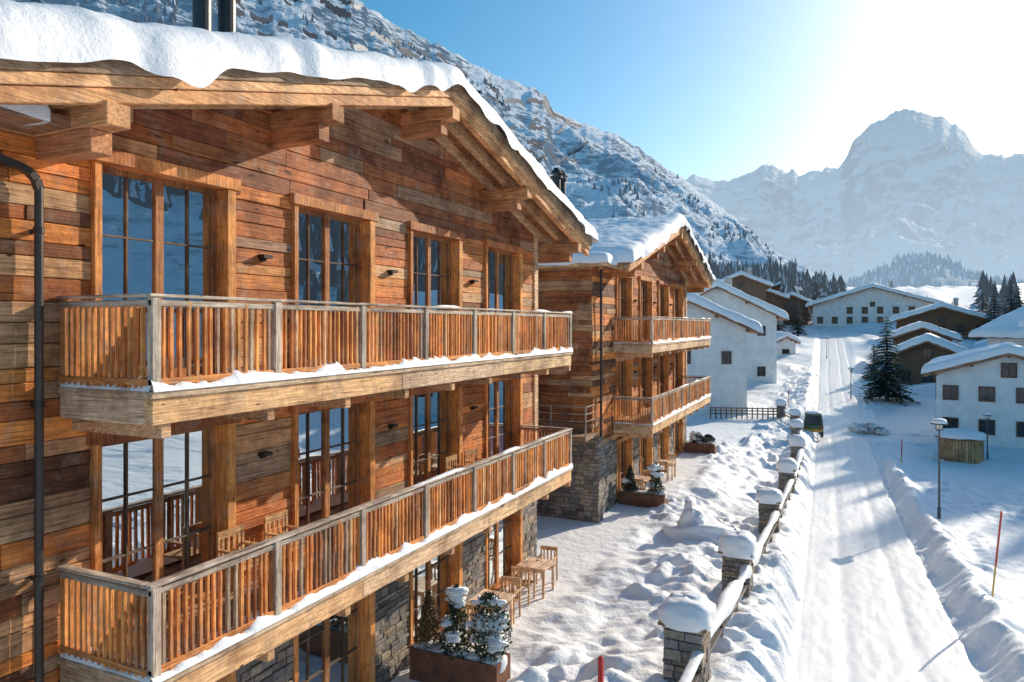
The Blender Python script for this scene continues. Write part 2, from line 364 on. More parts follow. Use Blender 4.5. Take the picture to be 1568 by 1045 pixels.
def blob(verts_mb,cx,cy,cz,sx,sy,sz,n=14,e=.55,am=.08,seed=0):
    V=[];m=max(4,n//2)
    for i in range(m+1):
        ph=(i/m)*math.pi/2*1.25-.25*math.pi/2
        for j in range(n):
            th=6.2832*j/n
            cc,ss=math.cos(th),math.sin(th);q=(abs(cc)**(2/e)+abs(ss)**(2/e))**(-e/2)
            k=1+am*float(fbm(cc*1.2+seed,ph*2+ss*1.2+seed,2))
            pr=max(0,math.cos(ph))**.6
            V.append((cx+sx*pr*cc*q*k,cy+sy*pr*ss*q*k,cz+sz*math.copysign(abs(math.sin(ph))**.85,ph)*k))
    F=[(i*n+j,i*n+(j+1)%n,(i+1)*n+(j+1)%n,(i+1)*n+j) for i in range(m) for j in range(n)]
    verts_mb.poly(V,F,(1,1,1))
# ---------------- stone
def stone(mb,x0,x1,y0,y1,z0,z1,sides='xyXY'):
    mb.box(x0+.03,x1-.03,y0+.03,y1-.03,z0,z1,(.12,.11,.10));z=z0
    pal=[(.27,.23,.19),(.36,.3,.245),(.2,.175,.155),(.42,.33,.24),(.3,.265,.24)]
    while z<z1-.02:
        h=min(R.uniform(.07,.2),z1-z)
        for s in sides:
            a,b=(y0,y1) if s in 'xX' else (x0,x1);p=a
            while p<b-.01:
                w=R.uniform(.14,.42);
                if b-p-w<.12:w=b-p
                pr=R.uniform(-.015,.022);c=jit(R.choice(pal),.3);g=.008
                if s=='X':mb.box(x1-.05,x1+pr,p+g,p+w-g,z+g,z+h-g,c)
                if s=='x':mb.box(x0-pr,x0+.05,p+g,p+w-g,z+g,z+h-g,c)
                if s=='y':mb.box(p+g,p+w-g,y0-pr,y0+.05,z+g,z+h-g,c)
                if s=='Y':mb.box(p+g,p+w-g,y1-.05,y1+pr,z+g,z+h-g,c)
                p+=w
        z+=h
# ---------------- chalets
OR=[(.70,.265,.075),(.62,.225,.065),(.52,.18,.055),(.66,.3,.11),(.46,.155,.05),(.34,.12,.05),(.62,.36,.19),(.58,.21,.065),(.5,.17,.055),(.42,.27,.17)]
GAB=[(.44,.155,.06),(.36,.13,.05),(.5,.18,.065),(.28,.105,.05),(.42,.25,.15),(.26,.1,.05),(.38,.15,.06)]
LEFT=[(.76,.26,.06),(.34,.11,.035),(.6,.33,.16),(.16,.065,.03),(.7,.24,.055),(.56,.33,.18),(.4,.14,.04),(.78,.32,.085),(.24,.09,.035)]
PALE=[(.74,.52,.33),(.78,.54,.32),(.64,.47,.32),(.8,.49,.26)]
ORF=[(.76,.34,.105),(.68,.285,.09),(.62,.25,.08)]
GREY=[(.46,.39,.33),(.56,.48,.41),(.42,.36,.31)]
XF=-8.13;Y0=12.3;ZR=4.74;SL=.272
zroof=lambda y:ZR-SL*abs(y-Y0)
def planks(mb,y0,y1,z0,z1,ops,pal,top=None,x=XF,thick=.1,axis='x'):
    z=z0;brk=[-1.30,2.07] if ops else []
    while z<z1-.01:
        h=min(R.choice([.16,.2,.23,.27]),z1-z)
        for b_ in brk:
            if z<b_-.005 and z+h>b_-.07: h=b_-z
        zz=z+h
        a,b=y0,y1
        if top is not None:
            hw=(top+.05-z-h*.5)/SL;a=max(a,Y0-hw);b=min(b,Y0+hw)
        segs=[(a,b)]
        for (o0,o1,p0,p1) in ops:
            if p1>z+.01 and p0<zz-.01:
                ns=[]
                for s0,s1 in segs:
                    if o1<=s0 or o0>=s1: ns.append((s0,s1));continue
                    if o0>s0:ns.append((s0,o0))
                    if o1<s1:ns.append((o1,s1))
                segs=ns
        for s0,s1 in segs:
            p=s0
            while p<s1-.01:
                w=R.uniform(1.0,3.6)
                if s1-p-w<.5:w=s1-p
                pr=R.uniform(-.014,.016)
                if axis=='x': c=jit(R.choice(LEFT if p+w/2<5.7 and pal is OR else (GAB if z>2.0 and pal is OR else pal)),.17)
                else: c=jit(R.choice(pal),.18)
                if axis=='x':mb.box(x-thick,x+pr,p+.003,p+w-.003,z+.004,zz-.004,c)
                else:mb.box(p+.003,p+w-.003,x-pr,x+thick,z+.004,zz-.004,c)
                p+=w
        z=zz
def chair(mb,x,y,z,f=0,c=(.42,.24,.12)):
    ca,sa=math.cos(f),math.sin(f)
    def b(x0,x1,y0,y1,z0,z1):
        vs=[(X,Y,Z) for Z in(z0,z1) for X,Y in((x0,y0),(x1,y0),(x1,y1),(x0,y1))]
        mb.poly([(x+X*ca-Y*sa,y+X*sa+Y*ca,z+Z) for X,Y,Z in vs],[(0,3,2,1),(4,5,6,7),(0,1,5,4),(1,2,6,5),(2,3,7,6),(3,0,4,7)],jit(c,.1))
    for sx in(-.24,.2):
        b(sx,sx+.04,-.24,-.2,0,.64);b(sx,sx+.04,.2,.24,0,.9)
        b(sx-.01,sx+.05,-.26,.22,.64,.67)
    for k in range(5): b(-.22,.22,-.22+k*.088,-.15+k*.088,.42,.45)
    b(-.2,.2,.205,.235,.8,.9)
    for k in range(4): b(-.16+k*.1,-.12+k*.1,.21,.23,.46,.8)
def table(mb,x,y,z,w=.8,l=.8,c=(.46,.27,.14)):
    n=7
    for k in range(n): mb.box(x-w/2+k*w/n+.003,x-w/2+(k+1)*w/n-.003,y-l/2,y+l/2,z+.71,z+.745,jit(c,.1))
    for a in(-1,1):
        for b in(-1,1): mb.box(x+a*(w/2-.07)-.03,x+a*(w/2-.07)+.03,y+b*(l/2-.07)-.03,y+b*(l/2-.07)+.03,z,z+.71,jit(c,.1))
    mb.box(x-w/2+.05,x+w/2-.05,y-l/2+.05,y-l/2+.08,z+.62,z+.705,c);mb.box(x-w/2+.05,x+w/2-.05,y+l/2-.08,y+l/2-.05,z+.62,z+.705,c)
def balcony(W,B,PX,SN,yb,ye,zf,xo=-6.62):
    xi=XF
    W.box(xi+.02,xo-.1,yb+.09,ye-.09,zf-.1,zf-.03,jit((.45,.27,.16)))
    y=yb
    while y<ye-.01:
        w=min(R.uniform(3.5,5),ye-y)
        if ye-y-w<1:w=ye-y
        W.box(xo-.1,xo+.02,y+.002,y+w-.002,zf-.34,zf-.06,jit(R.choice(PALE),.12));y+=w
    W.box(xo-.1,xo+.055,yb-.03,ye+.03,zf-.06,zf+.02,jit((.66,.48,.33)))
    for yy in(yb,ye):
        PX.box(xi+.02,xo-.102,yy-.0,yy+.08,zf-.34,zf-.06,jit(R.choice(PALE)))
        PX.box(xi+.02,xo-.102,yy-.03,yy+.1,zf-.06,zf+.02,jit((.6,.44,.3)))
    k=yb+.15
    while k<ye: 
        W.box(xi,xo-.03,k,k+.13,zf-.5,zf-.345,jit((.6,.35,.19)));k+=1.56
    W.box(xi+.3,xi+.42,yb-.05,ye,zf-.46,zf-.36,jit((.5,.25,.12)))
    gz=zf+1.05
    W.box(xo-.08,xo+.05,yb-.04,ye+.04,gz-.035,gz,jit(GREY[1]));W.box(xo-.04,xo+.015,yb,ye,gz-.13,gz-.06,jit(GREY[0]))
    W.box(xo-.045,xo+.02,yb,ye,zf+.08,zf+.15,jit(ORF[1]))
    for yy in(yb,ye):
        PX.box(xi+.02,xo-.082,yy-.05,yy+.07,gz-.033,gz-.002,jit(GREY[1]));PX.box(xi+.02,xo-.042,yy-.02,yy+.04,gz-.13,gz-.06,jit(GREY[0]));PX.box(xi+.02,xo-.05,yy-.02,yy+.04,zf+.08,zf+.15,jit(ORF[1]))
    n=7;posts=[yb+.0+(ye-yb-.1)*i/n for i in range(n+1)]
    for i,p in enumerate(posts):
        B.box(xo-.05,xo+.035,p-.0,p+.1,zf+.02,gz-.037,jit(GREY[1] if i<2 else GREY[0]))
    B.box(xi+.03,xi+.12,yb-.005,yb+.08,zf+.02,gz-.037,jit(ORF[0]))
    y=yb+.17
    while y<ye-.05:
        if min(abs(y-p-.05) for p in posts)>.075:
            o=R.uniform(-.012,.012);w=R.uniform(.014,.022)
            B.box(xo-.035+o,xo+.005+o,y-w,y+w,zf+.05,gz-.06,jit(R.choice(ORF+ORF+[PALE[3],(.42,.17,.07),(.48,.36,.26)]),.22))
        y+=R.uniform(.085,.115)
    for yy in(yb,ye-.02):
        x=xi+.2
        while x<xo-.1:
            w=R.uniform(.015,.023);B.box(x-w,x+w,yy-.008,yy+.03,zf+.05,gz-.06,jit(R.choice(ORF),.25));x+=R.uniform(.09,.105)
    nn=int((ye-yb)/.05);yv=np.linspace(yb-.02,ye,nn)
    hh=.035+.14*np.clip(vn(yv/.3+yb+zf,yv*0+zf)*1.3-.25,0,1)+.06*vn(yv/.1,yv*0)
    prof=[(-.3,0),(-.22,.7),(-.12,1.1),(-.03,1),(.03,.8),(.062,.4),(.075,0)]
    SN.append(np.array([[(xo+a,yy,zf+.016+h*b) for a,b in prof] for yy,h in zip(yv,hh)]))
    xv=np.linspace(xi+.05,xo,30);hh=.03+.1*np.clip(vn(xv/.3+zf,xv*0+zf)*1.3-.25,0,1)
    SN.append(np.array([[(xx,yb-.02+a,zf+.016+h*b) for a,b in ((0,0),(.03,.8),(.1,1),(.2,.7),(.3,0))] for xx,h in zip(xv,hh)]))
    hh=.05*np.clip((vn(yv/.9+zf,yv*0+2)-.42)*3,-.3,1)*np.clip((yv-yb-3)/4,0,1)+.008*vn(yv/.12,yv*0)-.006
    SN.append(np.array([[(xo-.015+a,yy,gz-.004+h*b+(0 if b else -.008)) for a,b in((-.06,0),(-.05,.7),(0,1),(.045,.7),(.06,0))] for yy,h in zip(yv,hh)]))
def window(fr,cs,gl,cu,y0,y1,z0,z1,x=XF,curt=True,green=False):
    fc=(.16,.11,.075)
    d=.3
    cs.box(x-d,x+.07,y0-.10,y0,z0,z1+.0,jit(ORF[1],.1));cs.box(x-d,x+.09,y1,y1+.16,z0,z1,jit(ORF[0],.1))
    cs.box(x-d,x+.11,y0-.16,y1+.24,z1,z1+.17,jit(R.choice(GAB[:3]+ORF+PALE[3:]),.15))
    cs.box(x-d,x+.03,y0,y1,z0,z0+.06,jit(ORF[1]))
    a,b=y0,y1;zb,zt=z0+.06,z1;xg=x-.17
    w=.075
    for p,q in((a,a+w),(b-w,b),((a+b)/2-.06,(a+b)/2+.06)): fr.box(xg-.04,xg+.04,p,q,zb,zt,jit((.46,.21,.085),.1))
    fr.box(xg-.04,xg+.035,a+w,b-w,zt-w,zt,(.36,.17,.07));fr.box(xg-.04,xg+.035,a+w,b-w,zb,zb+.1,(.36,.17,.07))
    for c0,c1 in((a+w,(a+b)/2-.06),((a+b)/2+.06,b-w)):
        m=(c0+c1)/2;fr.box(xg-.015,xg+.03,m-.012,m+.012,zb+.1,zt-w,fc)
        for k in(.36,.68): zz=lerp(zb,zt,k);fr.box(xg-.012,xg+.027,c0,c1,zz-.012,zz+.012,fc)
    m=(a+b)/2;t=R.uniform(-.008,.008);t2=R.uniform(-.008,.008)
    gl.poly([(xg+t,a,zb),(xg-t,m,zb),(xg-t,m,zt),(xg+t,a,zt)],[(0,1,2,3)],(1,1,1));gl.poly([(xg+t2,m,zb),(xg-t2,b,zb),(xg-t2,b,zt),(xg+t2,m,zt)],[(0,1,2,3)],(1,1,1))
    for c0,c1 in((a,a+.18),(b-.38,b)):
        n=14
        vs=[(xg-.25+.04*math.sin(i*2.1),lerp(c0,c1,i/n),z) for z in(zb,zt) for i in range(n+1)]
        cu.poly(vs,[(i,i+1,n+2+i,n+1+i) for i in range(n)],(.5,.44,.35))
def chalet(dy,first):
    E=empty('wooden_chalet',(0,dy,0))
    W=MB();B=MB();CS=MB();FR=MB();GL=MB();CU=MB();PL=MB();ST=MB();DK=MB();MT=MB();RF=MB();PX=MB();SN=[]
    ws=[5.72,9.12,12.52,15.92];wd=1.9
    ops=[]
    for y in ws:
        for z0,z1 in((-.75,1.95),(-3.81,-1.42),(-6.88,-4.62)):
            ops.append((y-.1,y+wd+.1,z0,z1+.115));window(FR,CS,GL,CU,y,y+wd if z0>-5 else y+wd,z0,z1)
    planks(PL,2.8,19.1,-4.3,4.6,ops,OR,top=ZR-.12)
    edges=[2.8]+[e for y in ws for e in(y-.1,y+wd+.16)]+[19.1]
    for i in range(0,len(edges),2): stone(ST,XF-.35,XF+.04,edges[i],edges[i+1],-7.6,-4.3,'XyY')
    PL.box(XF-.2,XF+.05,2.8,19.1,-4.42,-4.2,jit((.5,.27,.13)))
    PL.box(XF-.02,XF+.05,18.9,19.16,-4.2,2.6,jit(PALE[0]))
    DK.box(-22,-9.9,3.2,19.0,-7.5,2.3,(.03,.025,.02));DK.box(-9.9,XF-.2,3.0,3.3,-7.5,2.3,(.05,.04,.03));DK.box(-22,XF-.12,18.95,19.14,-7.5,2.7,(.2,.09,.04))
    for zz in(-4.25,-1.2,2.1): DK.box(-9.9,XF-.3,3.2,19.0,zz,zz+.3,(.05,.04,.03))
    planks(PX,-15,XF-.01,-4.0,2.1,[],[(.46,.18,.075),(.34,.14,.06),(.55,.34,.2),(.4,.16,.06)],x=2.8,axis='y')
    stone(ST,-15,XF+.05,2.72,3.0,-7.6,-4.0,'yX')
    stone(ST,XF-.3,XF+.25,2.7,3.3,-7.6,-4.0,'yX') if not first else None
    RF.box(-16,-7.5,2.25,5.0,2.1,2.22,(.3,.17,.1));RF.box(-16,-7.42,2.17,2.25,2.02,2.24,jit(PALE[1]));RF.box(-7.5,-7.42,2.25,4.2,2.02,2.24,jit(PALE[1]))
    snowslab('wing_snow',-16,-7.4,2.15,4.6,lambda b:2.23+0*b,.35,E,seed=4+dy)
    balcony(W,B,PX,SN,5.235,17.9,-.72);balcony(W,B,PX,SN,5.235,17.9,-3.78)
    ya,yb_=3.4,20.45;zp=zroof
    def slope(mbx,x0,x1,t0,t1,col,a=ya,b=yb_,j=True):
        mbx.ext([(a,zp(a)-t1),(Y0,zp(Y0)-t1),(Y0,zp(Y0)-t0),(a,zp(a)-t0)],x0,x1,jit(col,.08));mbx.ext([(Y0+.003,zp(Y0)-t1),(b,zp(b)-t1),(b,zp(b)-t0),(Y0+.003,zp(Y0)-t0)],x0,x1,jit(col,.08))
    slope(RF,-22,-6.98,0,.11,(.4,.18,.08))
    slope(RF,-6.975,-6.90,-.06,.15,(.42,.31,.22),ya-.04,yb_+.04);slope(RF,-7.05,-6.93,.155,.28,(.78,.48,.26),ya,yb_);slope(RF,-7.12,-6.97,.285,.45,(.7,.38,.18),ya,yb_)
    for xx in(-7.55,-8.11): slope(RF,xx-.1,xx+.05,.112,.36,(.66,.42,.23))
    yv=[5.1,8.7,12.3,15.9,19.5]
    for y in yv:
        z=zp(y)-(.40 if y!=Y0 else .42)
        PX.box(-8.25,-6.93,y-.14,y+.14,z-.3,z-.05,jit((.62,.32,.15),.15));PX.box(-8.25,-7.2,y-.125,y+.125,z-.56,z-.304,jit((.52,.24,.11),.15))
    for yy,s in((ya,-1),(yb_,1)): RF.box(-22,-6.98,min(yy,yy+.05*s),max(yy,yy+.05*s),zp(yy)-.2,zp(yy)+.03,(.4,.25,.14))
    snowslab('roof_snow',-22,-6.87,ya-.08,yb_+.1,lambda b:ZR+.05-SL*(np.sqrt((b-Y0)**2+.03)),.43,E,seed=dy,step=.09,over=.12,lip=.24,ea=.42,fine=.11)
    up=1.0 if first else .7
    for cx,cy in((-12.9,11.5),(-12.9,12.2)):
        MT.cyl(cx,cy,4.3,6.5+up,.2,.2,(.05,.05,.055),16);MT.cyl(cx,cy,6.5+up,6.6+up,.3,.3,(.06,.06,.06),16);MT.cyl(cx,cy,6.72+up,7.0+up,.32,.12,(.05,.05,.05),16)
        MT.cyl(cx,cy,6.3,6.45,.3,.21,(.06,.06,.06),16)
    for y in(8.35,11.75,15.15):
        for z in(1.02,-2.0): MT.box(XF,XF+.13,y-.06,y+.12,z,z+.055,(.04,.035,.03));MT.box(XF,XF+.04,y-.03,y+.08,z-.04,z+.0,(.04,.035,.03))
    py=4.93 if first else 3.35
    MT.cyl(XF+.14,py,-7.2,1.5 if first else 2.0,.045,.045,(.07,.06,.055),14)
    for z in(1.0,-.9,-2.8,-4.7): MT.cyl(XF+.14,py,z,z+.07,.056,.056,(.05,.045,.04),14);MT.box(XF-.02,XF+.1,py-.012,py+.012,z,z+.05,(.05,.045,.04))
    if first:
        pts=[(py,1.48),(py-.03,1.58),(py-.1,1.65),(py-.2,1.69),(py-.9,1.84)]
        for p,q in zip(pts,pts[1:]): MT.beam((XF+.14,p[0],p[1]),(XF+.14,q[0],q[1]),.08,(.07,.06,.055))
    if not first:
        z=-2.78;G=(.36,.33,.3)
        for zz in(z,z-.25,z-.5): W.box(-12.5,-8.0,1.7,1.74,zz-.03,zz,G);W.box(-8.04,-8.0,1.7,2.75,zz-.03,zz,G)
        for x in(-12,-10.6,-9.3,-8.04): W.box(x,x+.05,1.69,1.75,-3.85,z,G)
        W.box(-12.5,-8.0,1.65,2.8,-3.95,-3.8,(.3,.2,.14))
    PL.build('wall_planks',WY,E,bevel=.008);W.build('balcony_beams',WY,E,bevel=.008);B.build('balusters',WZ,E)
    CS.build('window_casings',WZ,E,bevel=.008);FR.build('window_frames',WZ,E);GL.build('window_glass',GLASS,E);CU.build('curtains',CLOTH,E)
    ST.build('stone_piers',STONE,E,bevel=.01);DK.build('interior',DARK,E);MT.build('pipes_lamps_chimneys',METAL,E);RF.build('roof_timber',WY,E,bevel=.01);PX.build('purlins',WX,E,bevel=.01)
    for P in SN: gridmesh('ledge_snow',P,SNOW,E)
    return E
chalet(0,True);chalet(21.4,False)
def furn(name,fn,mat=WY):
    m=MB();fn(m);return m.build(name,mat)
for y,x,f in((7.6,-7.75,1.57),(8.5,-7.75,1.57),(13.9,-7.75,1.57),(14.8,-7.75,1.4)): furn('wooden_chair',lambda m:chair(m,x,y,-3.81,f,(.6,.36,.18)))
for x,y,w in((-7.3,14.6,.8),(-7.3,17.2,.8),(-7.4,28.5,.9),(-7.4,32.5,.8)):
    gz=-6.93
    furn('terrace_table',lambda m:table(m,x,y,gz,w,w,(.8,.6,.45)))
    for a,f in((.7,3.14+.1),(-.75,.1)): furn('wooden_chair',lambda m:chair(m,x+R.uniform(-.1,.1),y-a,gz,f,(.66,.44,.26)))
# planters with shrubs
def shrub(name,x,y,z,h,r,g,snow,cone=True,n=2200):
    m=MB();m.cyl(x,y,z-.1,z+h*.7,.03,.015,(.12,.08,.05),6)
    for i in range(n):
        t=R.random()**1.2;th=R.random()*6.283
        prof=(1-t)**.75 if cone else math.sin(math.pi*(t*.85+.12))**.6
        lump=.75+.5*float(vn(th*1.3+x*3,t*5+y))
        rr=r*prof*lump*(R.random()**.35);px=x+rr*math.cos(th);py=y+rr*math.sin(th);pz=z+h*t*.98+.05
        s=R.uniform(.02,.045);a=Vector((R.gauss(0,1),R.gauss(0,1),R.gauss(0,1)+.6)).normalized()*s*1.8;b=a.cross(Vector((R.gauss(0,1),R.gauss(0,1),R.gauss(0,1)))).normalized()*s*.6
        p=Vector((px,py,pz));m.poly([tuple(p-b),tuple(p+b),tuple(p+a)],[(0,1,2)],jit(g,.5))
    o=m.build(name,LEAF)
    if snow:
        q=MB()
        for i in range(snow):
            t=R.uniform(.25,1);th=R.random()*6.28;rr=r*(1-t)**.7*.7 if cone else r*.6*(1-t*.4)
            s=R.uniform(.25,.6)*r
            blob(q,x+rr*math.cos(th),y+rr*math.sin(th),z+h*t*.98,s,s*R.uniform(.6,1),s*.5,14,.95,.9,i*3.1+x)
        c=q.build('snow',SNOW,None,True);c.parent=o
    return o
def planter(x0,x1,y0,y1,z,h=.6):
    m=MB();c=(.24,.105,.06)
    m.box(x0,x1,y0,y0+.03,z,z+h,c);m.box(x0,x1,y1-.03,y1,z,z+h,c);m.box(x0,x0+.03,y0+.03,y1-.03,z,z+h,c);m.box(x1-.03,x1,y0+.03,y1-.03,z,z+h,c)
    m.box(x0+.03,x1-.03,y0+.03,y1-.03,z,z+h-.08,(.1,.07,.05));o=m.build('planter_box',RUST)
    q=MB()
    for i in range(5): blob(q,lerp(x0+.2,x1-.2,i/4),(y0+y1)/2,z+h-.1,.28,(y1-y0)/2-.04,R.uniform(.1,.2),12,.8,.3,i)
    s=q.build('snow',SNOW,None,True);s.parent=o
planter(-7.75,-5.85,11.9,12.5,-6.93,.62)
shrub('potted_conifer',-7.5,12.2,-6.4,1.1,.28,(.2,.12,.045),0);shrub('potted_shrub',-6.87,12.2,-6.4,1.3,.33,(.045,.07,.03),12);shrub('potted_shrub',-6.15,12.2,-6.4,1.25,.4,(.05,.08,.035),13,False)
planter(-8.0,-6.2,26.9,27.5,-6.95,.55)
shrub('potted_conifer',-7.6,27.2,-6.5,1.0,.32,(.035,.06,.03),5);shrub('potted_shrub',-6.6,27.2,-6.5,1.2,.36,(.04,.07,.03),10)
planter(-8.0,-6.4,39.5,40.1,-6.95,.55);shrub('potted_shrub',-7.4,39.8,-6.5,.6,.4,(.04,.06,.03),8,False);shrub('potted_shrub',-6.8,39.8,-6.5,.5,.35,(.04,.06,.03),6,False)
# stone posts + rails
PO=[(-2.55,12.8),(-2.55,19.3),(-2.55,27.7),(-2.55,36.2),(-2.6,44.9),(-3.15,53.7),(-3.7,61.1),(-5.1,66)]
for i,(x,y) in enumerate(PO):
    z=float(bz(y));E=empty('stone_post',(x,y,z),R.uniform(-.03,.03));m=MB();stone(m,-.34,.34,-.34,.34,-1.2,1.08);m.build('pier',STONE,E,bevel=.01)
    m=MB();m.box(-.42,.42,-.42,.42,1.08,1.13,(.4,.25,.15));m.box(-.38,.38,-.38,.38,1.13,1.17,(.25,.15,.1));m.build('cap',WY,E,bevel=.005)
    m=MB();blob(m,0,0,1.2,.46,.46,.36*R.uniform(.85,1.2),40,.5,.1,i*2.3);m.build('snow_cap',SNOW,E,True)
PR=[(-2.3,6.5)]+[(a+.25,b) for a,b in PO]
for (x0,y0),(x1,y1) in zip(PR,PR[1:]):
    m=MB();z0=float(bz(y0));z1=float(bz(y1));q=MB()
    for h in(.62,.34): m.beam((x0,y0+.3,z0+h),(x1,y1-.3,z1+h),.08,(.2,.17,.15))
    n=max(2,int((y1-y0)/1.8))
    for k in range(1,n):
        t=k/n;m.beam((lerp(x0,x1,t),lerp(y0,y1,t),lerp(z0,z1,t)-.7),(lerp(x0,x1,t),lerp(y0,y1,t),lerp(z0,z1,t)+.64),.08,(.2,.17,.15))
    o=m.build('fence_rail',METAL)
    nn=int((y1-y0)/.1);P=[]
    for k in range(nn+1):
        t=k/nn;h=.05+.34*max(0,float(vn(t*5+y0,y0))-.2);w=1+2.2*h*2
        P.append([(lerp(x0,x1,t)+a*w,lerp(y0+.3,y1-.3,t),lerp(z0,z1,t)+.655+h*b) for a,b in((-.05,-.5),(-.075,.2),(-.06,.7),(0,1),(.06,.7),(.075,.2),(.05,-.5))])
    gridmesh('rail_snow',np.array(P),SNOW,o)
m=MB();blob(m,-4.5,24.5,-7.05,1.1,.9,.5,30,1,.4,3);blob(m,-4.7,24.4,-6.9,.45,.4,.75,24,1,.5,5);m.build('snow_mound',SNOW,None,True)
# ---------------- generic houses
m_,nt,bs=newmat('window_pane');bs.inputs['Base Color'].default_value=(.03,.04,.05,1);bs.inputs['Roughness'].default_value=.08;PANE=m_
def house(name,u,d,zb,W_,L_,eave,ridge,rot=0,wall=(.8,.8,.78),low=None,rows=2,cols=3,off=0,over=1.0,snow=.5,balc=False,chim=True,wh=1.2,ww=.95,side=True,skip=.07):
    x,y=site(u,d);E=empty(name,(x,y,zb),YAW+math.radians(rot))
    h=W_/2;sl=(ridge-eave)/(h+over);zt=lambda b:ridge-sl*abs(b)
    m=MB()
    if low: 
        m.box(-h,h,0,L_,-3,low[1],low[0]);m.exty([(-h-.02,low[1]),(h+.02,low[1]),(h+.02,zt(h)-.1),(0,ridge-.1),(-h-.02,zt(h)-.1)],-.02,L_,wall)
    else: m.exty([(-h,-3),(h,-3),(h,zt(h)-.1),(0,ridge-.1),(-h,zt(h)-.1)],0,L_,wall)
    m.build('walls',PLASTER,E)
    r=MB();c=(.26,.14,.08)
    for s in(-1,1):
        e=s*(h+over);pts=[(0,ridge-.16),(e,zt(e)-.16),(e,zt(e)),(0,ridge)]
        r.exty(pts if s<0 else pts[::-1],-over,L_+over,c)
        pts=[(0,ridge-.3),(e,zt(e)-.3),(e,zt(e)+.02),(0,ridge+.02)]
        r.exty(pts,-over-.08,-over-.002,(.36,.2,.11))
    for b in(-h,-h/2,0,h/2,h): r.box(b-.1,b+.1,-over+.1,.1,zt(b)-.42,zt(b)-.18,(.24,.13,.08))
    r.build('roof',WY,E)
    snowslab('roof_snow',-over-.05,L_+over,-h-over-.05,h+over+.05,lambda b:zt(0)-sl*np.abs(b)+.03,snow,E,swap=True,step=.4,over=.1,seed=u)
    f=MB();g=MB()
    fh=(eave-.4)/rows
    def win(cx,cz,fx=True,w=ww,hh=wh):
        def bx(mm,a0,a1,z0,z1,p0,p1,col):
            if fx: mm.box(a0,a1,-p1,-p0,z0,z1,col)
            else: mm.box(h+p0,h+p1,a0,a1,z0,z1,col) if fx is False else mm.box(-h-p1,-h-p0,a0,a1,z0,z1,col)
        bx(g,cx-w/2,cx+w/2,cz,cz+hh,.024,.034,(1,1,1));k=(.17,.09,.05)
        for a0,a1,z0,z1 in((cx-w/2-.08,cx-w/2,cz-.08,cz+hh+.08),(cx+w/2,cx+w/2+.08,cz-.08,cz+hh+.08),(cx-w/2,cx+w/2,cz+hh,cz+hh+.08),(cx-w/2,cx+w/2,cz-.08,cz),(cx-.03,cx+.03,cz,cz+hh),(cx-w/2,cx-.03,cz+hh*.6,cz+hh*.6+.04)): bx(f,a0,a1,z0,z1,.022,.08,k)
    for i in range(rows):
        for j in range(cols):
            if R.random()<skip: continue
            win(lerp(-h,h,(j+.5)/cols)+off,i*fh+.9)
        if side:
            for j in range(3):
                win(L_*(j+.5)/3,i*fh+.9,False);win(L_*(j+.5)/3,i*fh+.9,None)
    if ridge-eave>1.6: win(0,eave-.1,True,.8,.9)
    if balc:
        for i in range(1,rows):
            z=i*fh+.1;f.box(-h*.8,h*.8,-1.1,-.02,z-.12,z,(.3,.17,.09))
            f.box(-h*.8,h*.8,-1.1,-1.05,z+.85,z+.95,(.36,.2,.1))
            a=-h*.8
            while a<h*.8: f.box(a,a+.14,-1.08,-1.06,z,z+.86,jit((.3,.15,.07),.2));a+=.18
    f.build('window_frames',WZ,E);g.build('window_panes',PANE,E)
    if chim:
        k=MB();k.box(h*.3,h*.3+.7,L_*.4,L_*.4+.7,ridge-2,ridge+1.2,(.5,.48,.45));k.box(h*.3-.08,h*.3+.78,L_*.4-.08,L_*.4+.78,ridge+1.2,ridge+1.3,(.2,.2,.2));k.build('chimney',PLASTER,E)
        k=MB();blob(k,h*.3+.35,L_*.4+.35,ridge+1.3,.42,.42,.25,12,.6);k.build('chimney_snow',SNOW,E,True)
    return E
house('white_house',1050,64,-7.6,10.6,12,7.0,9.9,rot=-6,cols=3,rows=2,snow=.7,chim=False,skip=.4,side=False,wh=1.0,ww=.7)
house('white_house',1096,86,-6.9,14,14,7.6,11.6,rot=-8,cols=4,rows=3,snow=.8,skip=.4,side=False,wh=1.0,ww=.8,balc=False)
house('white_hut',1203,108,-5.8,3,4,3.2,4.2,cols=1,rows=1,chim=False,over=.5,side=False)
house('white_chalet',1134,135,-3,9,9,10.2,12.5,cols=4,rows=3,rot=-15,wall=(.2,.12,.08),low=((.7,.7,.68),6),snow=.6)
house('white_chalet',1168,150,-2,8,9,7.5,9.5,cols=3,rows=2,rot=-15,wall=(.2,.12,.08),low=((.7,.7,.68),4),snow=.6)
house('brown_chalet',1212,165,0,7,8,5,7,cols=3,rows=1,rot=-20,wall=(.2,.12,.08),snow=.6)
house('white_chalet',1196,190,2,8,8,7,9,cols=3,rows=2,rot=-20,wall=(.2,.12,.08),low=((.7,.7,.68),4),snow=.6)
house('white_hotel',1336,150,-2.6,23,12,6.6,10.6,rot=-24,cols=8,rows=3,snow=.7,wh=1.3,ww=1.0,over=1.3)
house('alpine_inn',1442,118,-4.6,13,12,5.2,7.7,rot=-28,cols=5,rows=2,wall=(.2,.11,.065),low=((.76,.76,.74),2.9),balc=True,snow=.7)
house('brown_chalet',1420,84,-7.6,6.4,8,4.0,5.9,rot=-31,cols=3,rows=1,wall=(.17,.1,.06),snow=.7,chim=False)
house('brown_chalet',1412,98,-6.6,7,8,4.6,6.4,rot=-28,cols=3,rows=1,wall=(.17,.1,.06),snow=.7,chim=False)
house('garage_hut',1470,92,-7.2,4,6,3.2,4.2,rot=-31,cols=1,rows=1,snow=.7,chim=False,side=False,over=.6)
